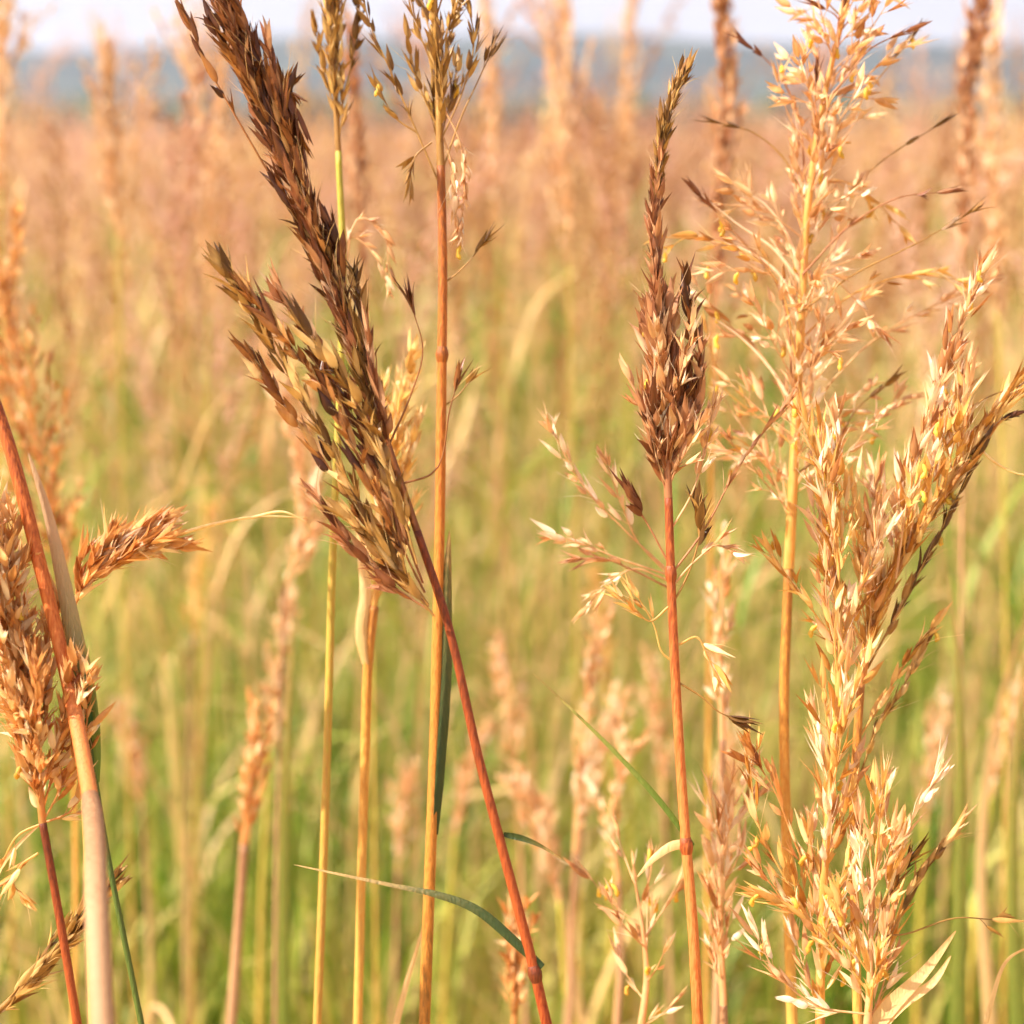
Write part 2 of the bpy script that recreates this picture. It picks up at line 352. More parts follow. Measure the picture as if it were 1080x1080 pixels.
# narrow head at the top, thin yellow-green stem
stalk('narrow ochre head at the top edge on a thin yellow green stem', [(334,1095),(340,940),(346,760),(351,580),(358,420),(362,300),(357,160)], .685, (.0016,.0013), 'stem_lime',
      rachis=[(357,160),(354,100),(352,40),(350,-40),(350,-90)], hmat='olive',
      gen=[dict(n=26, L=.045, ang=.2, curl=.25, sp=dict(spB, tone=.6), prof=hump)],
      explicit=[dict(p=[(361,300),(372,250),(392,265),(408,300)], sp=dict(spB, tone=.5, W=.0018, L=.007, step=.005), m='rose'), dict(p=[(361,310),(385,230),(400,240),(412,285)], sp=dict(spB, tone=.5, W=.0018, L=.007, step=.005), m='rose'),
                dict(p=[(356,130),(372,60),(378,20),(374,-20)], sp=dict(spB, tone=.2))])
# stalk whose head hides behind the dark one
spP = dict(L=.010, W=.0028, step=.003, ang=.4, ped=.003, tone=.75, var=.2, start=.15)
stalk('pale gold head half hidden behind the dark stalk, on a straight yellow stem', [(377,1095),(381,940),(385,800),(389,690),(394,640)], .70, (.0018,.0021), 'stem_gold',
      rachis=[(394,640),(402,595),(409,545),(413,490),(412,440)], hmat='gold', rr=(.0016,.0004),
      gen=[dict(n=22, s=(0,.95), L=.04, ang=.42, curl=.3, sp=spP, prof=hump)],
      leaves=[dict(p=[(388,700),(383,665),(386,630),(381,580),(376,540)], w=.0065, m='leaf_straw', side=(1,0,0), fold=.9)])
# russet spear
spE = dict(L=.0118, W=.0034, step=.003, ang=.28, ped=.0022, tone=.42, var=.25, start=.12)
spPale = dict(L=.0090, W=.0023, step=.0032, ang=.5, ped=.003, tone=.65, var=.25, start=.4)
stalk('russet spear head with a thin crooked tip on an orange red stem right of centre', [(737,1095),(731,980),(722,870),(715,760),(709,640),(705,525)], .62, (.0019,.0015), 'stem_orange',
      rachis=[(705,525),(702,450),(697,360),(691,265),(694,190),(702,130),(718,84)], hmat='russet', rr=(.0016,.0005),
      gen=[dict(n=28, s=(0,.34), L=.031, ang=.38, curl=.4, sp=spE, prof=lambda x: 1-.4*x), dict(n=12, s=(0,.28), L=.031, ang=.4, curl=.4, m='rose', sp=dict(spE, tone=.35), prof=lambda x: 1-.4*x), dict(n=14, s=(.3,.62), L=.014, ang=.16, sp=dict(spE, W=.002, L=.009)), dict(n=9, s=(.0,.25), L=.032, ang=.6, curl=.4, m='rose', sp=dict(spPale, start=.25)), dict(n=26, s=(.58,.97), L=.010, ang=.16, curl=.1, m='olive', sp=dict(spE, W=.0017, L=.0075, tone=.35))],
      explicit=[dict(p=[(712,470),(722,420),(728,360),(725,300)], sp=dict(spE, tone=.12), m='dark'), dict(p=[(712,480),(728,450),(736,410),(738,370)], sp=dict(spE, tone=.25)),
                dict(p=[(703,600),(660,560),(610,505),(580,448)], dd=.05, sp=spPale, m='rose'), dict(p=[(704,606),(650,588),(610,572),(588,566)], dd=.05, sp=spPale, m='rose'),
                dict(p=[(705,620),(665,600),(630,588),(612,590)], dd=.05, sp=spPale, m='russet'), dict(p=[(703,604),(672,570),(655,530),(640,490)], dd=.05, sp=spPale, m='rose'), dict(p=[(703,590),(690,565),(672,534),(667,525)], sp=dict(spE, start=.5, tone=.1)),
                dict(p=[(704,612),(668,600),(640,618),(618,640)], dd=.05, sp=spPale, m='rose'), dict(p=[(705,640),(685,655),(668,640),(655,628)], sp=spPale, m='gold'),
                dict(p=[(708,606),(742,560),(780,490),(824,433)], sp=dict(spE, start=.5, step=.004, ang=.1, W=.0018), m='russet'), dict(p=[(708,640),(728,600),(738,560),(737,538)], sp=dict(spE, start=.5, tone=.15), m='olive'),
                dict(p=[(707,560),(730,520),(745,470),(752,430)], sp=spPale, m='rose'), dict(p=[(708,620),(735,590),(758,575),(770,580)], sp=spPale, m='rose'),
                dict(p=[(714,700),(700,690),(690,660),(672,628)], sp=dict(spPale, start=.7), m='gold'), dict(p=[(716,680),(735,672),(745,690),(752,705)], sp=dict(spPale, start=.3, step=.005), m='gold'),
                dict(p=[(716,720),(740,735),(760,752),(770,756)], sp=dict(spE, start=.8, tone=.1), m='olive')],
      leaves=[dict(p=[(731,892),(700,850),(660,805),(610,755),(560,708)], w=.0023, m='leaf_green', side=(0,.4,1), fold=.5, tw=.4, label='narrow green blade slanting up to the left'),
              dict(p=[(730,890),(710,892),(690,905),(672,925)], w=.0035, m='leaf_straw', side=(0,.3,1))],
      nodes_at=[(731,895), (704,604)], anthers=8)
# big open golden panicle
spF = dict(L=.0095, W=.0027, step=.0066, ang=.65, ped=.0042, tone=.55, var=.28, start=.3, grav=-.2)
spFd = dict(L=.0105, W=.0022, step=.009, ang=.15, ped=.001, tone=.15, var=.1, start=.8)
fx = []
for q in ([(850,190),(838,110),(815,70),(788,46)], [(868,110),(890,85),(920,50),(957,33)], [(860,180),(890,130),(925,85),(962,37)], [(862,130),(860,110),(861,80)], [(850,215),(825,165),(795,140),(760,130)],
          [(848,260),(880,220),(930,170),(988,133)], [(846,290),(900,235),(950,208),(990,203)], [(843,330),(900,290),(970,255),(1024,224)], [(838,420),(815,290),(770,240),(738,205)], [(890,30),(880,15),(866,8)], [(884,50),(884,25),(888,5)],
          [(840,500),(880,470),(905,430),(935,405)], [(890,20),(875,5),(862,-12)]):
    fx.append(dict(p=q, dd=R.uniform(-.02,.02), sp=spFd, m=R.choice(['olive','russet','olive'])))
for q in ([(840,380),(815,290),(760,255),(702,250)], [(838,440),(800,370),(760,335),(735,300)], [(842,360),(900,310),(960,290),(1010,295)], [(838,450),(920,360),(980,325),(1040,300)], [(845,300),(820,240),(800,230),(785,200)], [(843,330),(870,290),(905,320),(925,345)],
          [(838,470),(800,440),(765,410),(745,350)], [(836,520),(800,480),(770,460),(750,462)], [(836,520),(880,450),(930,440),(945,420)], [(850,230),(880,190),(920,210),(950,240)]):
    fx.append(dict(p=q, dd=R.uniform(-.03,.03), sp=dict(spF, start=.35), m=R.choice(['rose','gold'])))
stalk('large loose golden panicle with spreading branches and yellow anthers upper right', [(836,1095),(830,900),(827,740),(832,600)], .685, (.0022,.0019), 'stem_gold',
      rachis=[(832,600),(838,480),(845,340),(852,220),(868,110),(893,5),(908,-50)], hmat='gold', rr=(.0022,.0007),
      gen=[dict(n=44, s=(.05,.98), L=.056, ang=.8, curl=.35, droop=.25, m='rose', sp=spF, sub=1, suba=.7, r=.0003, prof=lambda x: 1-.55*x), dict(n=20, s=(.05,1), L=.03, ang=.5, curl=.2, m='rose', sp=dict(spF, step=.004, ped=.002, grav=0))],
      explicit=fx, anthers=50,
      wispy=[dict(p=[(845,345),(822,290),(790,266),(750,254),(700,250)], r=.0009, m='rose'), dict(p=[(838,430),(812,388),(780,355),(752,335)], r=.0009, m='rose'), dict(p=[(846,300),(815,262),(780,238),(740,206)], r=.0008, m='rose'), dict(p=[(846,290),(826,240),(806,215),(782,200)], r=.0007, m='rose')])
# dense rose straw stalk leaning right
spG = dict(L=.0115, W=.0025, step=.0040, ang=.5, ped=.0036, tone=.55, var=.32, start=.15)
stalk('dense straw stalk leaning right, its tip bent towards the right edge', [(905,1095),(902,980),(900,860),(908,720)], .648, (.0018,.0016), 'stem_gold',
      rachis=[(908,720),(922,655),(962,575),(1008,500),(1050,440)], hmat='orange', rr=(.0016,.0006),
      gen=[dict(n=26, s=(0,.99), L=.022, ang=.17, curl=.15, m='gold', sp=dict(spG, ang=.2, step=.0032, ped=.0014, tone=.35)), dict(n=11, s=(.0,.85), L=.045, ang=.85, azs=(-.9,.9), curl=.5, m='rose', sp=spG), dict(n=11, s=(.0,.85), L=.05, ang=.8, azs=(-.9,.9), curl=.5, m='gold', sp=spG, prof=lambda x: 1.1-.4*x)],
      explicit=[dict(p=[(955,590),(978,470),(992,400),(1012,345),(1034,290)], sp=dict(spG, start=.2, step=.0024), m='rose'), dict(p=[(945,610),(962,500),(985,420),(1000,380)], dd=-.01, sp=dict(spG, step=.0026), m='rose'),
                dict(p=[(915,705),(950,640),(990,565),(1030,480)], dd=.0, sp=dict(spG, ang=.15, tone=.12), m='olive'),
                dict(p=[(1000,510),(1030,450),(1060,440)], sp=dict(spFd, start=.7, tone=.05), m='dark'), dict(p=[(985,530),(1010,440),(1040,420),(1085,404)], sp=dict(spFd, start=.9, ang=.1), m='olive'),
                dict(p=[(905,780),(930,740),(955,700),(985,660)], sp=dict(spG, ang=.2, step=.004), m='gold'), dict(p=[(903,830),(925,770),(950,730),(970,690)], sp=dict(spG, ang=.2, step=.0035), m='olive')],
      wispy=[dict(p=[(1030,470),(1050,488),(1075,500),(1110,497)], r=.0006, m='gold')], anthers=26, low_leaves=1)
# dense rose straw column
stalk('dense rose coloured seed column standing left of the right leaning stalk', [(866,1140),(865,1100),(865,1070)], .63, (.0021,.0018), 'stem_gold',
      rachis=[(865,1070),(866,985),(872,880),(882,770),(886,660),(880,560),(874,500)], hmat='gold', rr=(.0018,.0006),
      gen=[dict(n=22, s=(0,.97), L=.036, ang=.42, curl=.35, sp=spG, prof=lambda x: 1-.3*x), dict(n=14, s=(0,.9), L=.038, ang=.5, curl=.3, m='rose', sp=spG)],
      explicit=[dict(p=[(866,990),(830,930),(800,870),(790,790)], sp=dict(spG, step=.005), m='gold'), dict(p=[(868,960),(835,880),(815,830),(795,800)], sp=dict(spG, step=.004), m='orange'),
                dict(p=[(867,980),(835,960),(815,935),(800,915)], sp=dict(spG, tone=.8), m='orange')], anthers=26)
# low straw tuft lower right
stalk('low bristly straw tuft at the lower right with long split husks', [(905,1180),(910,1130),(914,1090)], .61, (.0018,.0016), 'stem_gold',
      rachis=[(914,1090),(917,1050),(918,1000),(920,950),(925,900)], hmat='rose',
      gen=[dict(n=9, L=.032, ang=.5, curl=.3, sp=spG), dict(n=6, L=.034, ang=.5, curl=.3, m='gold', sp=spG)],
      explicit=[dict(p=[(918,1010),(938,945),(955,880),(985,825)], sp=dict(spG, start=.5, step=.003, ang=.2), m='rose'), dict(p=[(916,1040),(945,975),(970,925),(1003,882)], sp=dict(spG, start=.4, step=.003, ang=.15), m='olive'),
                dict(p=[(917,1020),(932,960),(945,930),(962,905)], sp=dict(spG, ang=.2, tone=.3), m='olive'), dict(p=[(916,1048),(925,990),(955,985),(1010,968),(1048,970)], sp=dict(spG, start=.9), m='olive'),
                dict(p=[(915,1045),(880,1000),(840,960),(805,945)], sp=dict(spG, step=.004), m='gold'), dict(p=[(915,1070),(860,1060),(815,1020),(800,990)], sp=dict(spG, step=.003, tone=.85), m='rose')],
      leaves=[dict(p=[(920,1085),(940,1060),(975,1025),(1008,982)], w=.0058, m='leaf_straw', side=(0,.5,1), fold=.3), dict(p=[(918,1095),(950,1060),(985,1035),(1003,1008)], w=.004, m='leaf_straw', side=(.3,.5,1), fold=.3)], anthers=12)
# left: lush orange panicle
spH = dict(L=.0095, W=.0028, step=.0028, ang=.5, ped=.003, tone=.6, var=.27, start=.12)
stalk('lush orange panicle at the left edge on a slender red stem', [(84,1095),(70,1010),(58,940),(45,868)], .60, (.0016,.0014), 'stem_red',
      rachis=[(45,868),(38,800),(20,720),(2,650),(-10,590)], hmat='orange',
      gen=[dict(n=44, L=.042, ang=.55, curl=.5, sp=spH, sub=1, prof=lambda x: 1-.4*x)],
      explicit=[dict(p=[(46,866),(70,820),(92,760),(80,700)], sp=spH), dict(p=[(44,860),(62,790),(80,720),(60,640)], dd=.01, sp=spH), dict(p=[(46,868),(20,880),(0,915),(-15,940)], sp=dict(spH, start=.4, step=.006), m='gold'),
                dict(p=[(46,868),(75,855),(88,820),(92,780)], dd=.005, sp=dict(spH, tone=.65)), dict(p=[(40,900),(20,915),(15,935),(20,940)], sp=spH, m='gold')], anthers=10)
# left: leaning thick orange stem
stalk('thick orange stem leaning out of the left edge with a dull pink sheath below', [(110,1110,.47),(103,980,.49),(95,840,.565),(72,720,.60),(42,595,.60),(8,465,.60),(-30,360,.60)], .60, (.0027,.0023), 'stem_orange',
      rachis=[(-30,360),(-60,270),(-85,190),(-110,90)], hmat='orange', gen=[dict(n=26, L=.04, ang=.4, curl=.3, sp=spH)],
      sheath=at(95,842,.563))
# left: faded blade on a thin green stem
stalk('thin dark green stem with a broad blade fading to beige, at the left', [(152,1095),(134,1005),(116,915),(101,825),(92,760)], .607, (.0011,.0009), 'stem_green',
      leaves=[dict(p=[(95,775),(90,735),(80,680),(66,610),(50,540),(30,478)], w=.0072, m='leaf_faded', side=(1,0,0), fold=.5, tw=.2), dict(p=[(101,825),(101,785),(98,740),(93,700),(86,668)], w=.0036, m='leaf_green', side=(1,0,0), fold=.5)], low_leaves=1)
stalk('small nodding tan head pointing right beside the leaning orange stem', [(98,1095),(92,900),(82,740),(73,650)], .645, (.0014,.0011), 'stem_gold',
      rachis=[(73,650),(88,618),(118,592),(168,571)], hmat='orange', gen=[dict(n=15, s=(.05,.8), L=.022, ang=.4, curl=.4, sp=dict(spE, tone=.5)), dict(n=9, s=(.3,.85), L=.016, ang=.35, curl=.4, m='rose', sp=dict(spE, tone=.5))],
      wispy=[dict(p=[(166,571),(225,553),(270,545),(325,546)], r=.0009), dict(p=[(265,546),(300,540),(325,552)], r=.0006)])
stalk('fuzzy orange head behind the leaning stem at the left edge', [(78,1095),(80,900),(75,740),(68,640)], .95, (.0016,.0012), 'stem_gold',
      rachis=[(68,640),(52,540),(30,430),(8,340),(0,300)], hmat='orange', gen=[dict(n=36, L=.05, ang=.5, curl=.35, sp=dict(spH, tone=.5, step=.005))])
stalk('slanting tan seed head in the lower left corner', [(-60,1200),(-35,1120),(-10,1075)], .62, (.0016,.0013), 'stem_gold',
      rachis=[(-10,1075),(25,1040),(60,1002),(92,962)], hmat='olive', gen=[dict(n=20, L=.018, ang=.2, curl=.2, sp=dict(spG, ang=.2, tone=.6))],
      leaves=[dict(p=[(-20,1000),(0,915),(20,890),(46,866)], w=.002, side=(0,.3,1))], low_leaves=0)
# soft stalks a little behind
def soft(label, stem, rachis, d, hmat, smat=None, n=30, L=.045, ang=.35, rad=None, sp=None, **k):
    smat = smat or ('stem_lime' if d > 1.05 else 'stem_pink'); rad = rad or ((.0012,.001) if d > .99 else (.0022,.0016))
    return stalk(label, stem, d, rad, smat, rachis=rachis, hmat=hmat, gen=[dict(n=n, L=L, ang=ang, curl=.35, sp=sp or dict(spP, step=.004, tone=.6, var=.25), prof=hump)], sides=7, **k)
soft('pinkish stalk with a small orange head low in the grass at the left', [(243,1095),(250,1000),(258,890)], [(258,890),(264,840),(272,775)], .92, 'orange', n=14, L=.03, rad=(.0030,.0026))
soft('brown blurred spear standing against the hills left of the loose panicle', [(745,1000),(748,700),(752,330)], [(752,330),(758,220),(766,110),(760,20),(752,-40)], 1.0, 'russet', n=44, L=.045, ang=.22, smat='stem_gold')
soft('reddish blurred head by the right edge crossing the skyline', [(1010,900),(1015,500),(1016,280)], [(1016,280),(1018,180),(1024,80),(1040,-20)], 1.0, 'russet', n=26, L=.04, ang=.2)
soft('taller pale blurred head right of the reddish one', [(1060,900),(1058,500),(1052,330)], [(1052,330),(1046,220),(1044,110),(1046,0)], 1.2, 'rose', n=22, L=.06, ang=.3)
soft('pink plume standing up against the hills at the upper left', [(135,800),(130,500),(124,250)], [(124,250),(118,170),(113,80)], 1.35, 'rose', n=24, L=.06, ang=.3)
soft('pale plume touching the upper left corner', [(8,800),(4,500),(0,200)], [(0,200),(0,100),(2,30),(4,-20)], 1.3, 'rose', n=26, L=.06, ang=.3)
soft('broad pale plume left of the dark leaning head', [(205,900),(215,600),(220,330)], [(220,330),(222,220),(220,120),(215,80)], 1.4, 'rose', n=26, L=.09, ang=.4)
soft('wide rosy plume rising over the skyline near the centre', [(610,900),(605,500),(600,280)], [(600,280),(595,160),(590,60),(585,-10)], 1.4, 'rose', n=26, L=.085, ang=.32)
soft('slim rosy plume right of the wide one on the skyline', [(665,900),(662,500),(660,260)], [(660,260),(660,160),(664,60),(668,-5)], 1.6, 'rose', n=22, L=.05, ang=.25)
soft('pale plume just right of the amber stalk on the skyline', [(545,900),(535,500),(525,260)], [(525,260),(520,160),(516,60),(512,15)], 1.5, 'rose', n=24, L=.05, ang=.25)
soft('brown plume behind the narrow ochre head', [(395,900),(390,500),(385,330)], [(385,330),(382,230),(376,140),(372,70)], 1.1, 'russet', n=20, L=.045, ang=.25)
soft('short pink stalk with a drooping head among the low grass at centre', [(600,1095),(603,1000),(607,900)], [(607,900),(612,820),(620,740),(632,670)], 1.0, 'rose', n=11, L=.026, ang=.3, rad=(.0026,.0018))
soft('pale rosy stalk left of the orange red stem near the bottom', [(650,1095),(655,1000),(652,930)], [(652,930),(645,860),(660,790)], .92, 'rose', n=9, L=.03, ang=.5)
soft('pinkish stem with sparse husks right of the orange red stem', [(755,1095),(760,900),(762,780)], [(762,780),(760,700),(762,600)], .8, 'rose', n=9, L=.02, ang=.4)
soft('short ginger head at the foot of the dark leaning stalk', [(535,1180),(538,1120),(542,1080)], [(542,1080),(545,1040),(543,1005)], .78, 'orange', n=16, L=.024, ang=.35)
soft('bristly pale head low between the two red stems', [(668,1180),(672,1120),(676,1085)], [(676,1085),(682,1030),(678,980),(670,930)], .68, 'rose', n=9, L=.034, ang=.8, sp=dict(spG, step=.009, W=.002), anthers=14)
soft('thin straw stalk with small husks beside the orange red stem foot', [(762,1140),(764,1095),(763,1060)], [(763,1060),(760,980),(762,900),(770,850)], .68, 'rose', n=18, L=.022, ang=.5, sp=dict(spG, step=.005))
soft('bent pinkish stalk with a curved neck left of the dark head', [(290,1095),(292,900),(300,620)], [(300,620),(320,560),(320,490),(300,410)], 1.0, 'rose', n=24, L=.045, ang=.35)
LOWS = 'low pinkish stalk with a soft blurred head, half buried in the grass'
for (x, y, hgt, d, l) in ((545,700,110,1.25,-10), (285,640,150,1.2,12), (615,760,100,1.12,18), (700,720,120,1.3,-8), (590,840,110,1.05,-22), (480,790,90,1.3,14), (760,800,120,1.15,6), (205,560,110,1.5,8), (640,620,120,1.5,-6), (975,760,110,1.3,10), (150,760,90,1.4,-12), (420,830,90,1.35,6), (1045,720,120,1.25,25)):
    soft(LOWS, [(x-l,1095),(x-l*.6,y+hgt+120),(x,y+hgt)], [(x,y+hgt),(x+l*.6,y+hgt*.5),(x+l*1.6,y)], d, R.choice(['rose','rose','gold']), smat=R.choice(['stem_pink','stem_lime']), n=16, L=.032, ang=.4, rad=(.0022,.0016), group='low pinkish stalks half buried in the grass')
def blade(label, p, d, w, mat, side=(1,0,0), tw=.5):
    """a small tuft: the blade the photo shows and two shorter ones from the same foot"""
    P = smooth(rooted(pts(p, d)), 8); base = P[0].copy(); root = empty('grass_tuft', base); tag(root, label, 'grass tuft')
    for k in range(3):
        Q = P if k == 0 else base+(P-base)*np.array((1, 1, (.62, .48)[k-1]))+np.linspace(0, 1, len(P))[:, None]**2*np.array((R.uniform(-.1,.1), R.uniform(.03,.12), 0))
        mb = MB(); t = np.linspace(0, 1, len(Q)); mb.ribbon(Q, w*np.clip(1.3*(1-t)**.6+.04, 0, 1), side, .4, twist=tw); mb.build('blade', M[mat], root, base)
blade('broad pale green blade standing upright near the right edge', [(1010,1095),(1013,900),(1010,700),(1000,600)], .9, .010, 'leaf_green')
blade('dull straw blade leaning left beyond the right hand tuft', [(1045,1095),(1035,900),(1050,760),(1085,640)], 1.05, .009, 'leaf_straw')
blade('thin straw blade arching at the lower right corner', [(1030,1120),(1045,1060),(1065,1010),(1095,995)], .64, .0028, 'leaf_straw')
blade('pale green blade at the far right bottom', [(1075,1095),(1068,950),(1072,800),(1080,690)], .9, .01, 'leaf_green')
blade('bleached blade arching to the left low at the centre', [(600,1000),(580,900),(555,820),(520,790)], 1.1, .006, 'leaf_straw')
blade('soft grey green blade between the two yellow stems', [(300,1095),(300,900),(303,780),(310,640)], .95, .007, 'leaf_green')
blade('thin straw blade crossing the foot of the amber stem', [(410,1120),(428,1040),(440,1000),(452,960)], .7, .003, 'leaf_straw')

# ------------------------------------------------------------------ the field of stalks behind
def field_proto(i):
    """stem, flower head and blades of one field stalk, about a metre tall, base at the origin"""
    rr = random.Random(100+i); H = rr.uniform(.92, 1.06); lean = rr.uniform(-.08, .08); ly = rr.uniform(-.06, .06)
    hl = rr.uniform(.18, .32)
    P = smooth([(0,0,-.004), (lean*.15, ly*.15, H*.35), (lean*.5, ly*.5, H*.7), (lean, ly, H-hl*.3)], 4)
    Q = smooth([P[-1], (lean*1.5, ly*1.5, H+hl*.3), (lean*2.4, ly*2.2, H+hl*.65)], 5)
    return H, hl, P, Q
def head_into(mb, Q, hl, nb, wide, seed, step, mi=0, W=.0034, L=.011):
    global R
    keep = R; R = random.Random(seed)
    mb.tube(Q, np.linspace(.0012, .0004, len(Q)), 3, rnd=.5, mi=mi)
    az = 0; sp = dict(low=True, L=L, W=W, step=step, ang=.4, ped=.004, tone=.5, var=.25, start=.15, mi=mi)
    for k in range(nb):
        s = (k+R.random())/nb; p, T = pick(Q, s); az += 2.4
        branch(mb, arc(p, T, perp(T, az), wide*(1.05-.6*s)*R.uniform(.6, 1.2), R.uniform(.25, .6), .3, 3, R.uniform(0, .15)), sp, .0005, .0003)
    R = keep
def blades_into(mb, P, seed, mi=0, n=1, seg=4, w=.008):
    rr = random.Random(seed)
    for k in range(n):
        p, T = pick(P, rr.uniform(.25, .85)); a = rr.uniform(0, 6.28); o = np.array((math.cos(a), math.sin(a), 0)); l = rr.uniform(.14, .3); u = np.array((0,0,1.))
        B = smooth([p, p+o*l*.18+u*l*.35, p+o*l*.5+u*l*rr.uniform(.45,.7), p+o*l*rr.uniform(.6,.95)+u*l*rr.uniform(.1,.7)], seg)
        t = np.linspace(0, 1, len(B)); mb.ribbon(B, w*rr.uniform(.6,1.1)*np.clip(1.2*(1-t)**.7+.05, 0, 1), np.cross(o, u), .3, rnd=rr.random(), mi=mi, twist=rr.uniform(-1,1))
protos = []
for i in range(9):
    H, hl, P, Q = field_proto(i); parts = []
    mb = MB(); mb.tube(P, np.linspace(.0019, .0012, len(P)), 5, rnd=.5); parts.append(('stem', mb, 'stem_far'))
    mb = MB(); head_into(mb, Q, hl, 22, (.05, .07, .04)[i % 3], 50+i, .0065); parts.append(('flower_head', mb, 'head_pink' if i % 3 == 1 else 'head_far'))
    for k in range(3):
        mb = MB(); blades_into(mb, P, 900+i*10+k); parts.append(('leaf', mb, 'leaf_far'))
    objs = []
    for nm, b, m in parts: objs.append((nm, b, m))
    protos.append(objs)
GROUP = 'blurred straw stalks crowding the middle of the field'
FIELD = 'soft blurred straw grass stalk, one of the crowd filling the field behind the sharp stalks'
spots = []
tries = 0
while len(spots) < 290 and tries < 20000:
    tries += 1
    y = 1.4+ (R.random()**1.1)*2.1; x = R.uniform(-1, 1)*(.33*y+.12)
    if any((x-a)**2+(y-b)**2 < .045**2 for a, b in spots): continue
    spots.append((x, y))
masters = [None]*len(protos)
for i, (x, y) in enumerate(spots):
    k = i % len(protos)
    if masters[k] is None:
        root = empty('field_stalk', (x, y, 0)); tag(root, FIELD, 'grass stalk', GROUP)
        for nm, b, m in protos[k]: b.build(nm, M[m], root)
        masters[k] = root
    else:
        src = masters[k]; root = src.copy(); COL.objects.link(root)
        for ch in list(src.children):
            c = ch.copy(); COL.objects.link(c); c.parent = root
    root.location = (x, y, 0); root.rotation_euler = (0, 0, R.uniform(0, 6.28)); s = min(max(R.gauss(.90, .085), .68), 1.06); root.scale = (s, s, s)

# far stalks: one mass
far = MB()
def far_proto(i, lod):
    H, hl, P, Q = field_proto(i+20); mb = MB()
    if lod == 0:
        mb.tube(P[::3], .0018, 3, rnd=.5, mi=1); head_into(mb, Q, hl, 12, (.05,.07,.045)[i % 3], 300+i, .013, mi=(3 if i % 3 == 1 else 0), W=.006, L=.017); blades_into(mb, P, 500+i, mi=2, n=4, seg=2, w=.010)
    elif lod == 1:
        mb.tube(P[::4], .003, 3, rnd=.5, mi=1); head_into(mb, Q[::2], hl, 6, .06, 400+i, .03, mi=(3 if i % 3 == 1 else 0), W=.014, L=.03); blades_into(mb, P, 600+i, mi=2, n=3, seg=1, w=.016)
    else:
        rr = random.Random(i); u = perp(np.array((0,0,1.)), 0)
        for k in range(6): put_spike(mb, np.array((rr.uniform(-.05,.05), rr.uniform(-.05,.05), rr.uniform(.5,.95))), np.array((rr.uniform(-.2,.2), rr.uniform(-.2,.2), 1)), rr.uniform(.15,.3), rr.uniform(.03,.07), rr.random(), rr.uniform(0,6), True, (3 if i % 3 == 1 else 0))
        mb.tube([(0,0,0), (0,0,.6)], .01, 3, rnd=.5, mi=2)
    return mb.arrays()
for lod, (y0, y1, n) in enumerate(((3.2, 8, 3600), (8, 26, 4200), (26, 110, 6500))):
    pr = [far_proto(i, lod) for i in range(6)]
    ys = np.sqrt(NR.uniform(y0*y0, y1*y1, n)); xs = NR.uniform(-1, 1, n)*(.36*ys+.5)
    an = NR.uniform(0, 6.28, n); sc = np.clip(NR.normal(.85, .07, n)+.075*np.sin(xs*2.3+3*np.sin(ys*.9))*np.sin(ys*1.1+xs*.8)+(NR.uniform(0,1,n)<.05)*NR.uniform(.08,.2,n), .58, 1.16); tone = .3*np.sin(xs*1.7+ys*.6+2*np.sin(ys*.45))
    for i in range(n):
        V, F, r, a, mi = pr[i % 6]; c, q = math.cos(an[i]), math.sin(an[i]); s = sc[i]
        W = np.stack([(V[:,0]*c-V[:,1]*q)*s+xs[i], (V[:,0]*q+V[:,1]*c)*s+ys[i], V[:,2]*s], 1)
        far.V.append(W); far.F.append(F+far.n); far.n += len(W); far.r.append(np.clip(r+NR.uniform(-.42,.42)+tone[i], 0, 1)); far.a.append(a); far.mi.append(mi)
def nocol(m, name):
    c = m.copy(); c.name = name; return c
fo = far.build('far_meadow', [M['head_far'], M['stem_far'], M['leaf_far'], M['head_pink']]); tag(fo, 'tan mass of distant grass heads stretching away to the hills', 'meadow', kind='stuff')

# low green blades between the stalks: one mass
gb = MB(); n = 16000
ys = 1.35+(NR.uniform(0, 1, n)**1.3)*5.5; xs = NR.uniform(-1, 1, n)*(.34*ys+.35)
clump = np.sin(xs*9+2*np.sin(ys*3))*np.sin(ys*5+xs*4)
for i in range(n):
    h = NR.uniform(.22, .60)*(1+.12*clump[i]); a = NR.uniform(0, 6.28); o = np.array((math.cos(a), math.sin(a), 0)); b = NR.uniform(.05, .5)*h
    p = np.array((xs[i], ys[i], -.003)); w = NR.uniform(.003, .008)
    P = np.array([p, p+o*b*.15+np.array((0,0,h*.45)), p+o*b*.5+np.array((0,0,h*.8)), p+o*b+np.array((0,0,h*NR.uniform(.85,1.02)))])
    gb.ribbon(P, w*np.array((.8,1,.75,.08)), np.array((-o[1], o[0], 0))+NR.uniform(-.4,.4,3), .3, rnd=float(np.clip(NR.normal(.36-.16*clump[i]*1.6+.08, .24), 0, 1)))
tag(gb.build('meadow_grass', M['blades']), 'green and yellowing grass blades filling the space between the stalks', 'grass', kind='stuff')

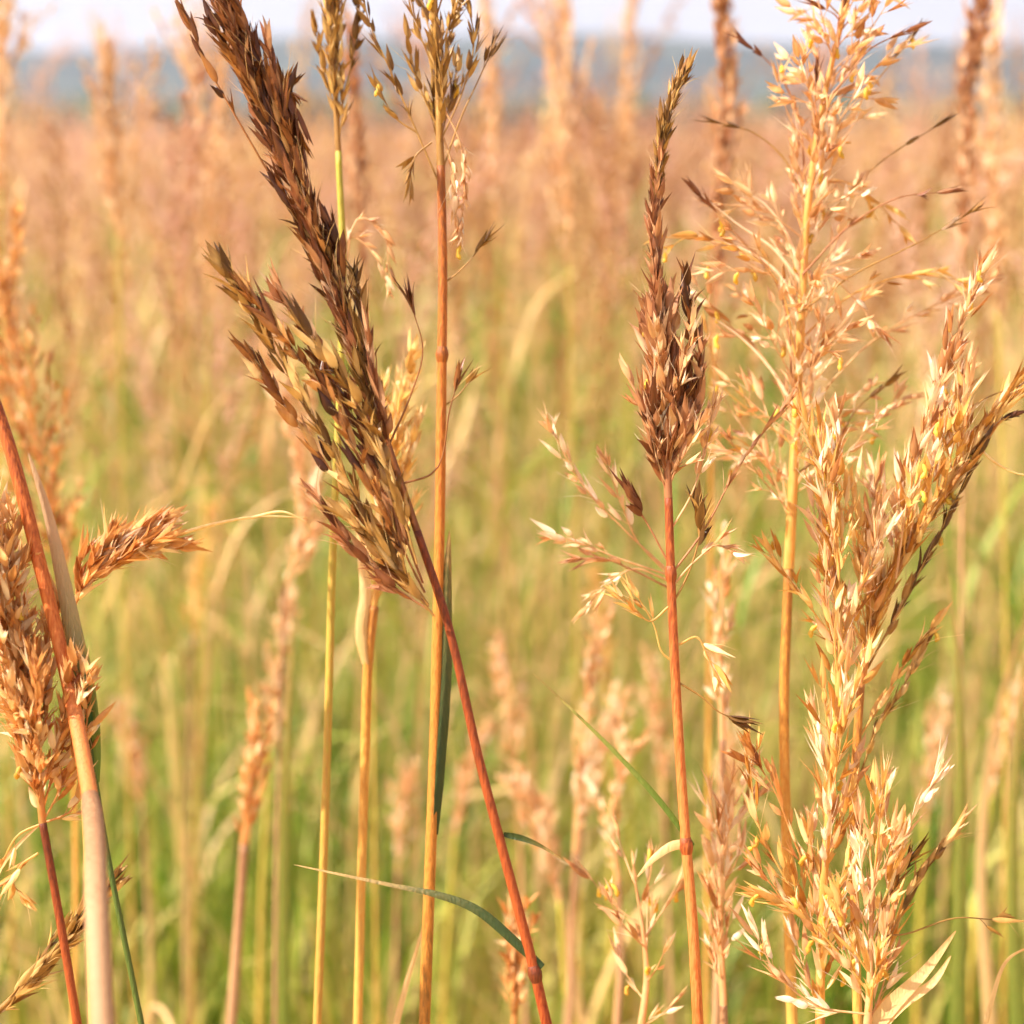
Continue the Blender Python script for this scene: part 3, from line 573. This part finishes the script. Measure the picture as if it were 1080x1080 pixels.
# ------------------------------------------------------------------ ground, hills, haze
def ground_mat(name, stops, sc, bump=.3):
    m, nt, N, L = nodes(name); tc = N('ShaderNodeTexCoord'); nz = N('ShaderNodeTexNoise'); nz.inputs['Scale'].default_value = sc; nz.inputs['Detail'].default_value = 8
    L(tc.outputs['Object'], nz.inputs['Vector']); rp = ramp(N, stops); L(nz.outputs[0], rp.inputs[0]); b = N('ShaderNodeBsdfPrincipled'); L(rp.outputs[0], b.inputs['Base Color']); b.inputs['Roughness'].default_value = .9; b.inputs['Specular IOR Level'].default_value = .1
    bp = N('ShaderNodeBump'); bp.inputs['Strength'].default_value = bump; L(nz.outputs[0], bp.inputs['Height']); L(bp.outputs[0], b.inputs['Normal'])
    o = N('ShaderNodeOutputMaterial'); L(b.outputs[0], o.inputs[0]); return m
def grid(name, X, Y, Z, mat):
    ny, nx = Z.shape; mb = MB(); V = np.stack([X, Y, Z], -1).reshape(-1, 3)
    i = np.arange(ny-1)[:, None]*nx+np.arange(nx-1)[None, :]; F = np.stack([i, i+1, i+nx+1, i+nx], -1).reshape(-1, 4)
    mb.add(V, F, .5, .5); return mb.build(name, mat)
gx = np.sign(np.linspace(-1,1,61))*np.abs(np.linspace(-1,1,61))**3*3200; gy = np.concatenate([np.linspace(-400,-2,8), np.linspace(-1,1,41)**1*0+np.linspace(0,1,41)**3*3300])
X, Y = np.meshgrid(gx, gy); g = grid('ground', X, Y, np.zeros_like(X), ground_mat('meadow soil and litter', [(.3, lin(120,112,50)), (.5, lin(176,146,84)), (.7, lin(206,160,100))], 3)); tag(g, kind='structure')
hx = np.linspace(-2400, 2400, 241); hy = np.linspace(1500, 2700, 61); X, Y = np.meshgrid(hx, hy)
prof = np.sin(np.clip((Y-1500)/1200, 0, 1)*math.pi)**.8
Z = prof*(101 + 7*np.sin(X/420+1.2) + 5*np.sin(X/170+2)+ 3*np.sin(X/61)) ; Z += prof*NR.uniform(-2.5, 2.5, Z.shape) - 1
h = grid('hills', X, Y, Z, ground_mat('wooded hillside', [(.35, lin(44,48,44)), (.55, lin(64,68,58)), (.7, lin(92,94,74))], .02)); tag(h, kind='structure')
# a dark line of woods at the foot of the hills
wd = MB()
for i in range(420):
    x = NR.uniform(-520, 520); y = NR.uniform(700, 800); r = NR.uniform(5, 10)
    th = np.linspace(0, 2*math.pi, 9)[:-1]; V = []
    for zz, k in ((0,.7), (.35,1), (.7,.8), (1,.25)):
        for t in th: V.append((x+math.cos(t)*r*k*NR.uniform(.8,1.2), y+math.sin(t)*r*k*NR.uniform(.8,1.2), zz*r*1.7*NR.uniform(.9,1.1)))
    F = [(a*8+j, a*8+(j+1)%8, a*8+8+(j+1)%8, a*8+8+j) for a in range(3) for j in range(8)] + [(24,25,26,27),(24,27,28,31),(28,29,30,31)]
    wd.add(V, F, .5, .5)
tag(wd.build('distant_wood', ground_mat('distant foliage', [(.35, lin(46,58,40)), (.65, lin(84,94,60))], .15)), 'dark green line of woods at the foot of the hills', 'wood', kind='stuff')

def box(name, x0, x1, y0, y1, z0, z1, mat):
    V = [(x,y,z) for x in (x0,x1) for y in (y0,y1) for z in (z0,z1)]; F = [(0,1,3,2),(4,6,7,5),(0,4,5,1),(2,3,7,6),(0,2,6,4),(1,5,7,3)]
    mb = MB(); mb.add(V, F, .5, .5); o = mb.build(name, mat); 
    for p in o.data.polygons: p.use_smooth = False
    return o
hm, nt, N, L = nodes('summer haze'); pv = N('ShaderNodeVolumePrincipled'); pv.inputs['Color'].default_value = (.76,.84,1,1); pv.inputs['Density'].default_value = 2.0e-4; pv.inputs['Anisotropy'].default_value = .2
o = N('ShaderNodeOutputMaterial'); L(pv.outputs[0], o.inputs['Volume'])
tag(box('haze', -3300, 3300, -500, 3400, -3, 190, hm), 'thin pale blue haze lying over the field and the hills', 'haze', kind='stuff')

# ------------------------------------------------------------------ light and camera
SUN_EL, SUN_AZ = RAD(48), RAD(-105)      # azimuth measured from +Y towards +X: the sun stands to the left and a little behind
w = bpy.data.worlds.new('World'); SC.world = w; w.use_nodes = True; nt = w.node_tree; nt.nodes.clear()
sky = nt.nodes.new('ShaderNodeTexSky'); sky.sky_type = 'NISHITA'; sky.sun_disc = False; sky.sun_elevation = SUN_EL; sky.sun_rotation = SUN_AZ; sky.dust_density = 4; sky.air_density = 1.0; sky.ozone_density = 1
bg = nt.nodes.new('ShaderNodeBackground'); bg.inputs[1].default_value = .12; wo = nt.nodes.new('ShaderNodeOutputWorld')
# thin bright cloud veil, broken by noise, thickest towards the horizon
tcw = nt.nodes.new('ShaderNodeTexCoord'); sx = nt.nodes.new('ShaderNodeSeparateXYZ'); nt.links.new(tcw.outputs['Generated'], sx.inputs[0])
mpw = nt.nodes.new('ShaderNodeMapping'); mpw.inputs['Scale'].default_value = (3, 3, 14); nt.links.new(tcw.outputs['Generated'], mpw.inputs[0])
nzw = nt.nodes.new('ShaderNodeTexNoise'); nzw.inputs['Scale'].default_value = 1; nzw.inputs['Detail'].default_value = 6; nt.links.new(mpw.outputs[0], nzw.inputs['Vector'])
mrw = nt.nodes.new('ShaderNodeMapRange'); mrw.inputs['From Min'].default_value = 0; mrw.inputs['From Max'].default_value = .55; mrw.inputs['To Min'].default_value = .62; mrw.inputs['To Max'].default_value = 0; nt.links.new(sx.outputs['Z'], mrw.inputs['Value'])
adw = nt.nodes.new('ShaderNodeMath'); adw.operation = 'MULTIPLY_ADD'; adw.use_clamp = True; adw.inputs[1].default_value = .6; nt.links.new(nzw.outputs[0], adw.inputs[0]); nt.links.new(mrw.outputs[0], adw.inputs[2])
mxw = nt.nodes.new('ShaderNodeMixRGB'); nt.links.new(adw.outputs[0], mxw.inputs[0]); nt.links.new(sky.outputs[0], mxw.inputs[1]); mxw.inputs[2].default_value = (3.75, 3.45, 3.65, 1)
nt.links.new(mxw.outputs[0], bg.inputs[0]); nt.links.new(bg.outputs[0], wo.inputs[0])
sl = bpy.data.lights.new('sun', 'SUN'); sl.energy = 4.6; sl.angle = RAD(.5); sl.color = (1, .945, .86)
so = bpy.data.objects.new('sun', sl); COL.objects.link(so)
dirv = Vector((math.sin(SUN_AZ)*math.cos(SUN_EL), math.cos(SUN_AZ)*math.cos(SUN_EL), math.sin(SUN_EL)))
so.rotation_euler = dirv.to_track_quat('Z', 'Y').to_euler(); so.location = dirv*50

cd = bpy.data.cameras.new('camera'); co = bpy.data.objects.new('camera', cd); COL.objects.link(co)
co.location = CAM; co.rotation_euler = (math.pi/2-PITCH, 0, 0)
cd.sensor_width = 36; cd.lens = 60; cd.clip_start = .02; cd.clip_end = 8000
cd.dof.use_dof = True; cd.dof.focus_distance = FOCUS; cd.dof.aperture_fstop = 6.2; cd.dof.aperture_blades = 7
SC.camera = co
SC.view_settings.view_transform = 'Standard'; SC.view_settings.look = 'None'; SC.view_settings.gamma = 1; SC.view_settings.exposure = 1.22
SC.cycles.max_bounces = 6; SC.cycles.diffuse_bounces = 4; SC.cycles.use_adaptive_sampling = True; SC.cycles.adaptive_threshold = .03; SC.cycles.transmission_bounces = 4; SC.cycles.transparent_max_bounces = 4; SC.cycles.volume_bounces = 0
SC.cycles.use_denoising = True
